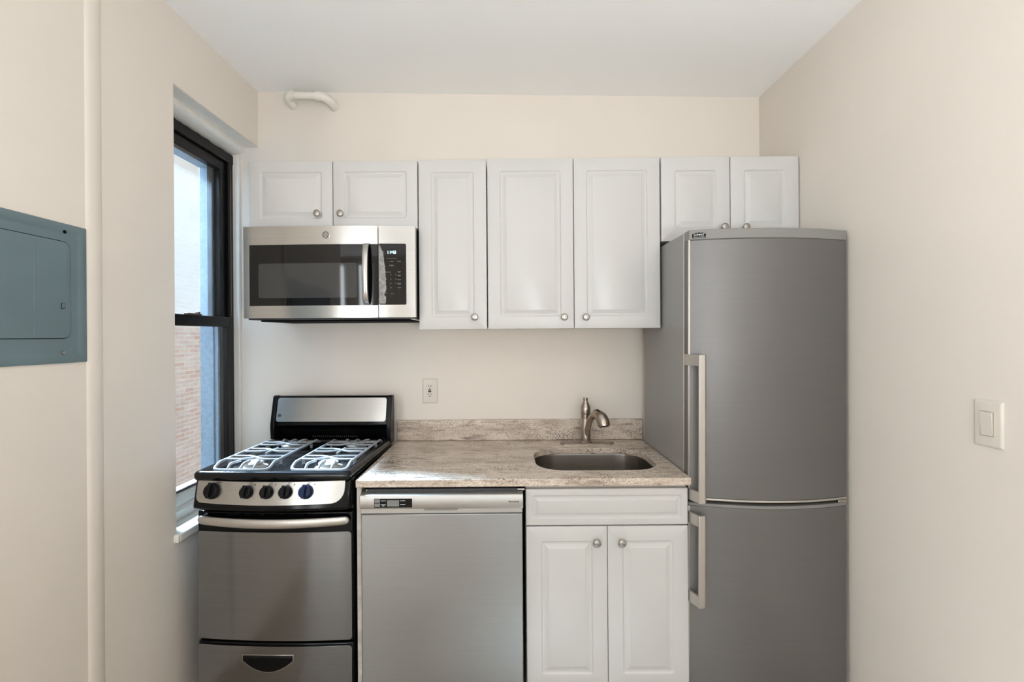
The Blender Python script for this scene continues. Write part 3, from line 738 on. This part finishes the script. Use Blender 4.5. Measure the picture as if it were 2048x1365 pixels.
for x in (-0.262, 0.262):
    b = BM(); box(b, x - 0.016, x + 0.016, -0.014, 0.003, 0.755, 0.772)
    obj('handle_mount', b, M['blackplastic'], hdl, 0.003)
for x, w_ in ((-0.155, 0.05), (-0.10, 0.018), (-0.045, 0.018), (0.03, 0.018), (0.105, 0.018), (0.155, 0.045)):
    b = BM(); p = rr(x - w_ / 2, x + w_ / 2, 0.7775, 0.7855, 0.0035, 4); ys = 0.002 - 0.010 * (1 - (x / HW) ** 2)
    loft(b, [[(a, ys - 0.0012, z) for a, z in p], [(a, ys + 0.002, z) for a, z in p]])
    obj('vent_slot', b, M['dark'], od)
# drawer
b = BM(); bow(b, -HW, HW, 0.070, 0.298, 0.002, 0.022, 0.010, 0.0, 22); dw_ = obj('drawer', b, M['black'], rg, 0.006, 3)
b = BM(); bow(b, -HW + 0.001, HW - 0.006, 0.078, 0.2885, -0.002, 0.006, 0.014, 0.013, 24); obj('steel_panel', b, M['steel'], dw_, 0.001)
def lens(bm, x0, x1, zt, zs, zb, y0, y1):
    pts = [(x0, zt), (x0, zs)]
    for k in range(1, 14):
        u = -1 + 2 * k / 14; pts.append(((x0 + x1) / 2 + u * (x1 - x0) / 2, zb + (zs - zb) * u * u))
    pts += [(x1, zs), (x1, zt)]
    return prism(bm, pts, y0, y1, 'y')
b = BM(); lens(b, -0.1195, 0.0775, 0.2590, 0.2350, 0.1915, -0.0172, -0.0100); pu = obj('pull_recess', b, M['mwsteel'], dw_, 0.001)
b = BM(); lens(b, -0.1160, 0.0740, 0.2565, 0.2365, 0.1945, -0.0178, -0.0110); obj('pull_cup', b, M['black'], pu, 0.001)
b = BM(); prism(b, [(-0.0178, 0.2565), (-0.0205, 0.2535), (-0.0205, 0.2475), (-0.0178, 0.246)], -0.114, 0.072, 'x'); obj('pull_lip', b, M['blackplastic'], pu, 0.001)

# ---------------------------------------------------------------- dishwasher and end panel
DX0, DX1, DY = -0.5505, 0.0535, 1.682
ep = obj('end_panel', bx(-0.5720, -0.5545, 1.712, 2.34, 0.0, 0.884), M['edgepanel'], None, 0.002)
tag(ep, 'thin rough whitish upright panel between the range and the dishwasher', 'panel')
dwm = thing('dishwasher', 'stainless steel built-in dishwasher under the granite counter', 'dishwasher', (-0.2485, 2.0, 0))
obj('tub', bx(DX0 + 0.004, DX1 - 0.004, 1.735, 2.32, 0.04, 0.862), M['darkgrey'], dwm)
b = BM(); box(b, DX0 + 0.02, DX1 - 0.02, 1.705, 1.7345, 0.866, 0.878); obj('mounting_bracket', b, M['darkgrey'], dwm, 0.001)
for x in (-0.535, 0.03):
    b = BM(); lathe(b, [(0.004, 0.0), (0.004, 0.03)], (x, 1.712, 0.872), 'x', 8); obj('bracket_screw', b, M['nickel'], dwm)
obj('toe_panel', bx(DX0 + 0.004, DX1 - 0.004, 1.745, 1.76, 0.0, 0.10), M['darkgrey'], dwm)
dd = obj('door', bx(DX0 + 0.003, DX1 - 0.003, DY + 0.004, 1.733, 0.105, 0.7905), M['dwsteel'], dwm, 0.003)
b = BM(); box(b, DX0, DX1 - 0.002, DY + 0.010, 1.733, 0.7905, 0.812); obj('grip_channel', b, M['dwfascia'], dwm, 0.002)
b = BM(); prism(b, [(DY, 0.812), (DY - 0.002, 0.816), (DY - 0.002, 0.858), (DY + 0.001, 0.863), (DY + 0.010, 0.8655), (1.733, 0.868), (1.733, 0.812)], DX0, DX1, 'x')
fa = obj('fascia', b, M['dwfascia'], dwm, 0.0015)
b = BM(); box(b, -0.312, -0.190, DY + 0.001, DY + 0.012, 0.8045, 0.8125); obj('latch_grip', b, M['fridgecap'], fa, 0.002)
b = BM(); rslab(b, -0.4965, -0.3565, 0.8185, 0.8510, DY - 0.0032, DY - 0.0015, 0.001); ds = obj('display', b, M['blackplastic'], fa)
b = BM(); box(b, -0.4485, -0.4045, DY - 0.0038, DY - 0.003, 0.8225, 0.846); obj('screen', b, M['lcd'], ds, smooth=False)
for z in (0.8365, 0.8215): obj('push_button', bx(-0.4945, -0.4750, DY - 0.0038, DY - 0.003, z, z + 0.0125), M['greyprint'], ds, smooth=False)
for x, z, w_ in ((-0.4625, 0.8425, 0.018), (-0.4625, 0.8280, 0.018), (-0.391, 0.8425, 0.018), (-0.391, 0.8280, 0.018), (-0.4625, 0.8240, 0.009)):
    obj('caption', bx(x - w_ / 2, x + w_ / 2, DY - 0.0036, DY - 0.003, z, z + 0.002), M['white'], ds, smooth=False)
b = BM(); text(b, 'Blomberg', 0.0098, 0.019, 0.8375, DY - 0.0022, 0.0008); obj('lettering', b, M['dark'], fa)

# ---------------------------------------------------------------- refrigerator (own axes: x from its middle, y back from the corner of the doors)
fr = thing('refrigerator', 'tall grey two-door bottom-freezer refrigerator against the right wall', 'refrigerator', (0.982, 1.738, 0), (0, R(0.45), 0), True)
FH = 0.3015
b = BM(); box(b, -FH, FH, 0.050, 0.555, 0.03, 1.846)
for sx in (-1, 1):
    for y in (0.09, 0.5): lathe(b, [(0.02, 0.003), (0.02, 0.035)], (sx * 0.26, y, 0), 'z', 12)
obj('housing', b, M['fridgeside'], fr, 0.004)
FB = 0.046
fy = lambda x: -FB * (1 - (x / (FH + 0.002)) ** 2)
obj('door_gasket', bx(-FH + 0.006, FH - 0.006, 0.043, 0.051, 0.06, 1.840), M['dark'], fr)
b = BM(); bow(b, -FH, FH, 0.8285, 1.808, 0.0, 0.043, FB, 0.0, 32); ud = obj('upper_door', b, M['fridge'], fr, 0.003)
b = BM(); bow(b, -FH, FH, 0.085, 0.7960, 0.0, 0.043, FB, 0.0, 32); ld = obj('lower_door', b, M['fridge'], fr, 0.003)
b = BM(); bow(b, -FH, FH, 1.8082, 1.846, -0.001, 0.060, FB, 0.0, 32); tc = obj('top_cap', b, M['fridgecap'], ud, 0.003)
b = BM(); bow(b, -FH, FH, 0.8200, 0.8283, -0.001, 0.043, FB, 0.0, 32); obj('bottom_cap', b, M['alu'], ud, 0.002)
b = BM(); bow(b, -FH, FH, 0.7962, 0.8075, -0.001, 0.043, FB, 0.0, 32); obj('top_cap', b, M['fridgecap'], ld, 0.002)
for nm, dpar, z0, z1 in (('u', ud, 0.8283, 1.808), ('l', ld, 0.085, 0.796)):
    b = BM(); box(b, -FH - 0.0025, -FH + 0.004, -0.0045, 0.003, z0, z1); obj('edge_strip', b, M['alu'], dpar, 0.001)
b = BM(); box(b, -FH - 0.002, -FH + 0.006, 0.043, 0.0505, 0.06, 1.846); obj('corner_strip', b, M['alu'], fr, 0.001)
b = BM(); box(b, 0.262, 0.296, -0.012, 0.043, 0.8085, 0.8195); obj('hinge', b, M['nickel'], fr, 0.002)
def handle(parent, z0, z1):
    hx0, hx1 = -FH + 0.0125, -FH + 0.044
    b = BM(); prism(b, [(hx0, -0.060), (hx0 + 0.003, -0.064), (hx1 - 0.008, -0.062), (hx1, -0.055), (hx1, -0.050), (hx0 + 0.004, -0.052)], z0, z1, 'z')
    h = obj('handle', b, M['alu'], parent, 0.0008)
    for za, zb in ((z1 - 0.042, z1), (z0, z0 + 0.042)):
        b = BM()
        pts = [(-FH - 0.004, 0.036), (-FH - 0.006, 0.010), (-FH - 0.003, -0.020), (hx0 - 0.001, -0.052), (hx0 + 0.004, -0.062), (hx0 + 0.010, -0.052), (-FH + 0.006, -0.016), (-FH - 0.0005, 0.004), (-FH - 0.0005, 0.036)]
        prism(b, pts, za, zb, 'z'); obj('handle_bracket', b, M['alu'], h, 0.001)
    return h
handle(ud, 0.8225, 1.372); handle(ld, 0.4370, 0.7770)
# mountain-shaped maker's plate with white lettering
b = BM(); px0, px1, pz0 = -0.2905, -0.2435, 1.8145
yb_ = fy(-0.267) - 0.001
pts = [(px0, pz0), (px1, pz0), (px1, pz0 + 0.0165), (px1 - 0.006, pz0 + 0.0165), (px1 - 0.0115, pz0 + 0.0190), ((px0 + px1) / 2 + 0.003, pz0 + 0.0185), ((px0 + px1) / 2, pz0 + 0.0215), ((px0 + px1) / 2 - 0.003, pz0 + 0.0185), (px0 + 0.0115, pz0 + 0.0190), (px0 + 0.006, pz0 + 0.0165), (px0, pz0 + 0.0165)]
prism(b, pts, yb_ - 0.0014, yb_ + 0.002, 'y')
a_ = math.atan2(fy(-0.2435) - fy(-0.2905), 0.047)
rotm = Matrix.Rotation(a_, 3, 'Z')
bmesh.ops.rotate(b, verts=b.verts, cent=(-0.267, yb_, 0), matrix=rotm); plt = obj('badge', b, M['dark'], tc)
b = BM(); text(b, 'SUMMIT', 0.0135, -0.267, pz0 + 0.0105, yb_ - 0.0018, 0.0008, sx=0.82); box(b, px0 + 0.003, px1 - 0.003, yb_ - 0.0020, yb_ - 0.0012, pz0 + 0.0022, pz0 + 0.0034)
bmesh.ops.rotate(b, verts=b.verts, cent=(-0.267, yb_, 0), matrix=rotm); obj('badge_lettering', b, M['white'], plt)

# ---------------------------------------------------------------- things on the walls and the ceiling
ol = thing('wall_outlet', 'ivory safety outlet with red and black buttons on wall above counter', 'outlet', (-0.402, YB, 1.168))
b = BM()
loft(b, [[(x, YB - d, z) for x, z in rr(-0.4415 + i, -0.3625 - i, 1.1035 + i, 1.2325 - i, 0.004, 4)] for i, d in ((0, 0.0005), (0, 0.003), (0.003, 0.006), (0.008, 0.0068))])
obj('cover_plate', b, M['plate'], ol)
b = BM(); rslab(b, -0.4195, -0.3865, 1.1345, 1.2015, YB - 0.0090, YB - 0.005, 0.002); rc = obj('receptacle', b, M['plate'], ol, 0.001)
for zc in (1.193, 1.152):
    for dx in (-0.0065, 0.0065): obj('socket_slot', bx(-0.403 + dx - 0.0013, -0.403 + dx + 0.0013, YB - 0.0096, YB - 0.0085, zc - 0.0042, zc + 0.0042), M['dark'], rc)
    b = BM(); lathe(b, [(0.0026, -0.0096), (0.0026, -0.0085)], (-0.403, YB, zc - 0.0115), 'y', 12); obj('ground_hole', b, M['dark'], rc)
obj('reset_button', bx(-0.4107, -0.3953, YB - 0.0108, YB - 0.0085, 1.1695, 1.1762), M['red'], rc, 0.0008, label='dark red button')
obj('test_button', bx(-0.4107, -0.3953, YB - 0.0108, YB - 0.0085, 1.1608, 1.1672), M['dark'], rc, 0.0008, label='black button')
for z in (1.2185, 1.1185):
    b = BM(); lathe(b, [(0.0035, -0.0062), (0.0032, -0.0078), (0.0, -0.0082)], (-0.394 if z > 1.2 else -0.402, YB, z), 'y', 12); obj('screw', b, M['white'], ol)

sw = thing('light_switch', 'ivory rocker light switch plate on the right wall', 'switch', (XR, 1.238, 1.20))
b = BM()
loft(b, [[(XR - d, y, z) for y, z in rr(1.1995 + i, 1.2765 - i, 1.1375 + i, 1.2655 - i, 0.004, 4)] for i, d in ((0, 0.0005), (0, 0.003), (0.003, 0.006), (0.008, 0.0068))])
obj('cover_plate', b, M['plate'], sw)
b = BM(); xslab(b, 1.2205, 1.2555, 1.1675, 1.2355, XR - 0.0080, XR - 0.006, 0.002); xslab(b, 1.222, 1.254, 1.169, 1.234, XR - 0.0085, XR - 0.0075, 0.002)
rk = obj('rocker_frame', b, M['darkivory'], sw)
b = BM(); prism(b, [(XR - 0.0075, 1.1695), (XR - 0.0085, 1.1695), (XR - 0.0105, 1.2015), (XR - 0.0135, 1.2335), (XR - 0.0075, 1.2335)], 1.2225, 1.2535, 'y'); obj('rocker', b, M['plate'], sw, 0.001)
for z in (1.253, 1.150):
    b = BM(); lathe(b, [(0.0035, -0.0062), (0.0032, -0.0078), (0.0, -0.0082)], (XR, 1.238, z), 'x', 12); obj('screw', b, M['plate'], sw)

ee = thing('electrical_panel', 'slate blue painted electrical panel set in the left wall', 'electrical panel', (XL, 1.10, 1.58))
b = BM()
loft(b, [[(XL + d, y, z) for y, z in rr(0.62 + i, 1.3845 - i, 1.3800 + i, 1.7840 - i, 0.003, 4)] for i, d in ((0, 0.0005), (0, 0.0045), (0.003, 0.0060), (0.021, 0.0065), (0.027, 0.0035), (0.030, 0.0032))])
obj('cover', b, M['panelblue'], ee)
b = BM(); xslab(b, 0.75, 1.3345, 1.4500, 1.7320, XL + 0.001, XL + 0.0040, 0.024, 8); gp = obj('door_gap', b, M['dark'], ee)
b = BM()
loft(b, [[(XL + d, y, z) for y, z in rr(0.752 + i, 1.3328 - i, 1.4520 + i, 1.7300 - i, 0.022, 8)] for i, d in ((0, 0.002), (0, 0.0052), (0.002, 0.0060), (0.014, 0.0058))])
pd = obj('door', b, M['panelblue'], ee)
b = BM(); prism(b, [(XL + 0.0055, 1.2285), (XL + 0.0064, 1.2300), (XL + 0.0064, 1.2320), (XL + 0.0055, 1.2335)], 1.458, 1.724, 'z'); obj('crease', b, M['panelblue'], pd)
b = BM(); xslab(b, 1.3030, 1.3145, 1.5360, 1.5540, XL + 0.005, XL + 0.0075, 0.003); lt = obj('latch', b, M['darkgrey'], pd)
b = BM(); xslab(b, 1.3045, 1.3100, 1.5385, 1.5520, XL + 0.006, XL + 0.0105, 0.001); obj('latch_tab', b, M['panelblue'], lt)
b = BM(); lathe(b, [(0.0052, 0.006), (0.0050, 0.0072), (0.0, 0.0075)], (XL, 1.315, 1.7595), 'x', 14); obj('screw_hole', b, M['dark'], ee)
b = BM(); lathe(b, [(0.0055, 0.006), (0.0048, 0.0085), (0.0, 0.0090)], (XL, 1.309, 1.4105), 'x', 14); obj('screw', b, M['nickel'], ee)

pp = thing('steam_pipe', 'short white painted pipe with two elbows at the top of the back wall', 'pipe', (-0.99, YB, 2.65))
b = BM(); tube(b, [(-1.060, 2.272, 2.660), (-0.935, 2.272, 2.655)], 0.017, 20); obj('pipe', b, M['pipe'], pp)
def elbow(xa, s, z0, z1):
    b = BM(); pts = smoothpts([(xa, 2.272, z0), (xa - s * 0.024, 2.276, z0 - 0.001), (xa - s * 0.040, 2.296, z0 - 0.006), (xa - s * 0.040, 2.330, z1), (xa - s * 0.040, YB + 0.006, z1 - 0.002)], 5)
    n = len(pts); tube(b, pts, [0.0225 if i < 3 or i > n - 4 else 0.0205 for i in range(n)], 18); obj('elbow', b, M['pipe'], pp)
elbow(-1.056, 1, 2.660, 2.648)
b = BM()
pts = smoothpts([(-0.948, 2.272, 2.655), (-0.925, 2.273, 2.654), (-0.905, 2.280, 2.649), (-0.890, 2.298, 2.642), (-0.886, 2.33, 2.638), (-0.886, YB + 0.006, 2.637)], 5)
tube(b, pts, [0.0235 if i < 5 else 0.021 for i in range(len(pts))], 18); obj('elbow', b, M['pipe'], pp)
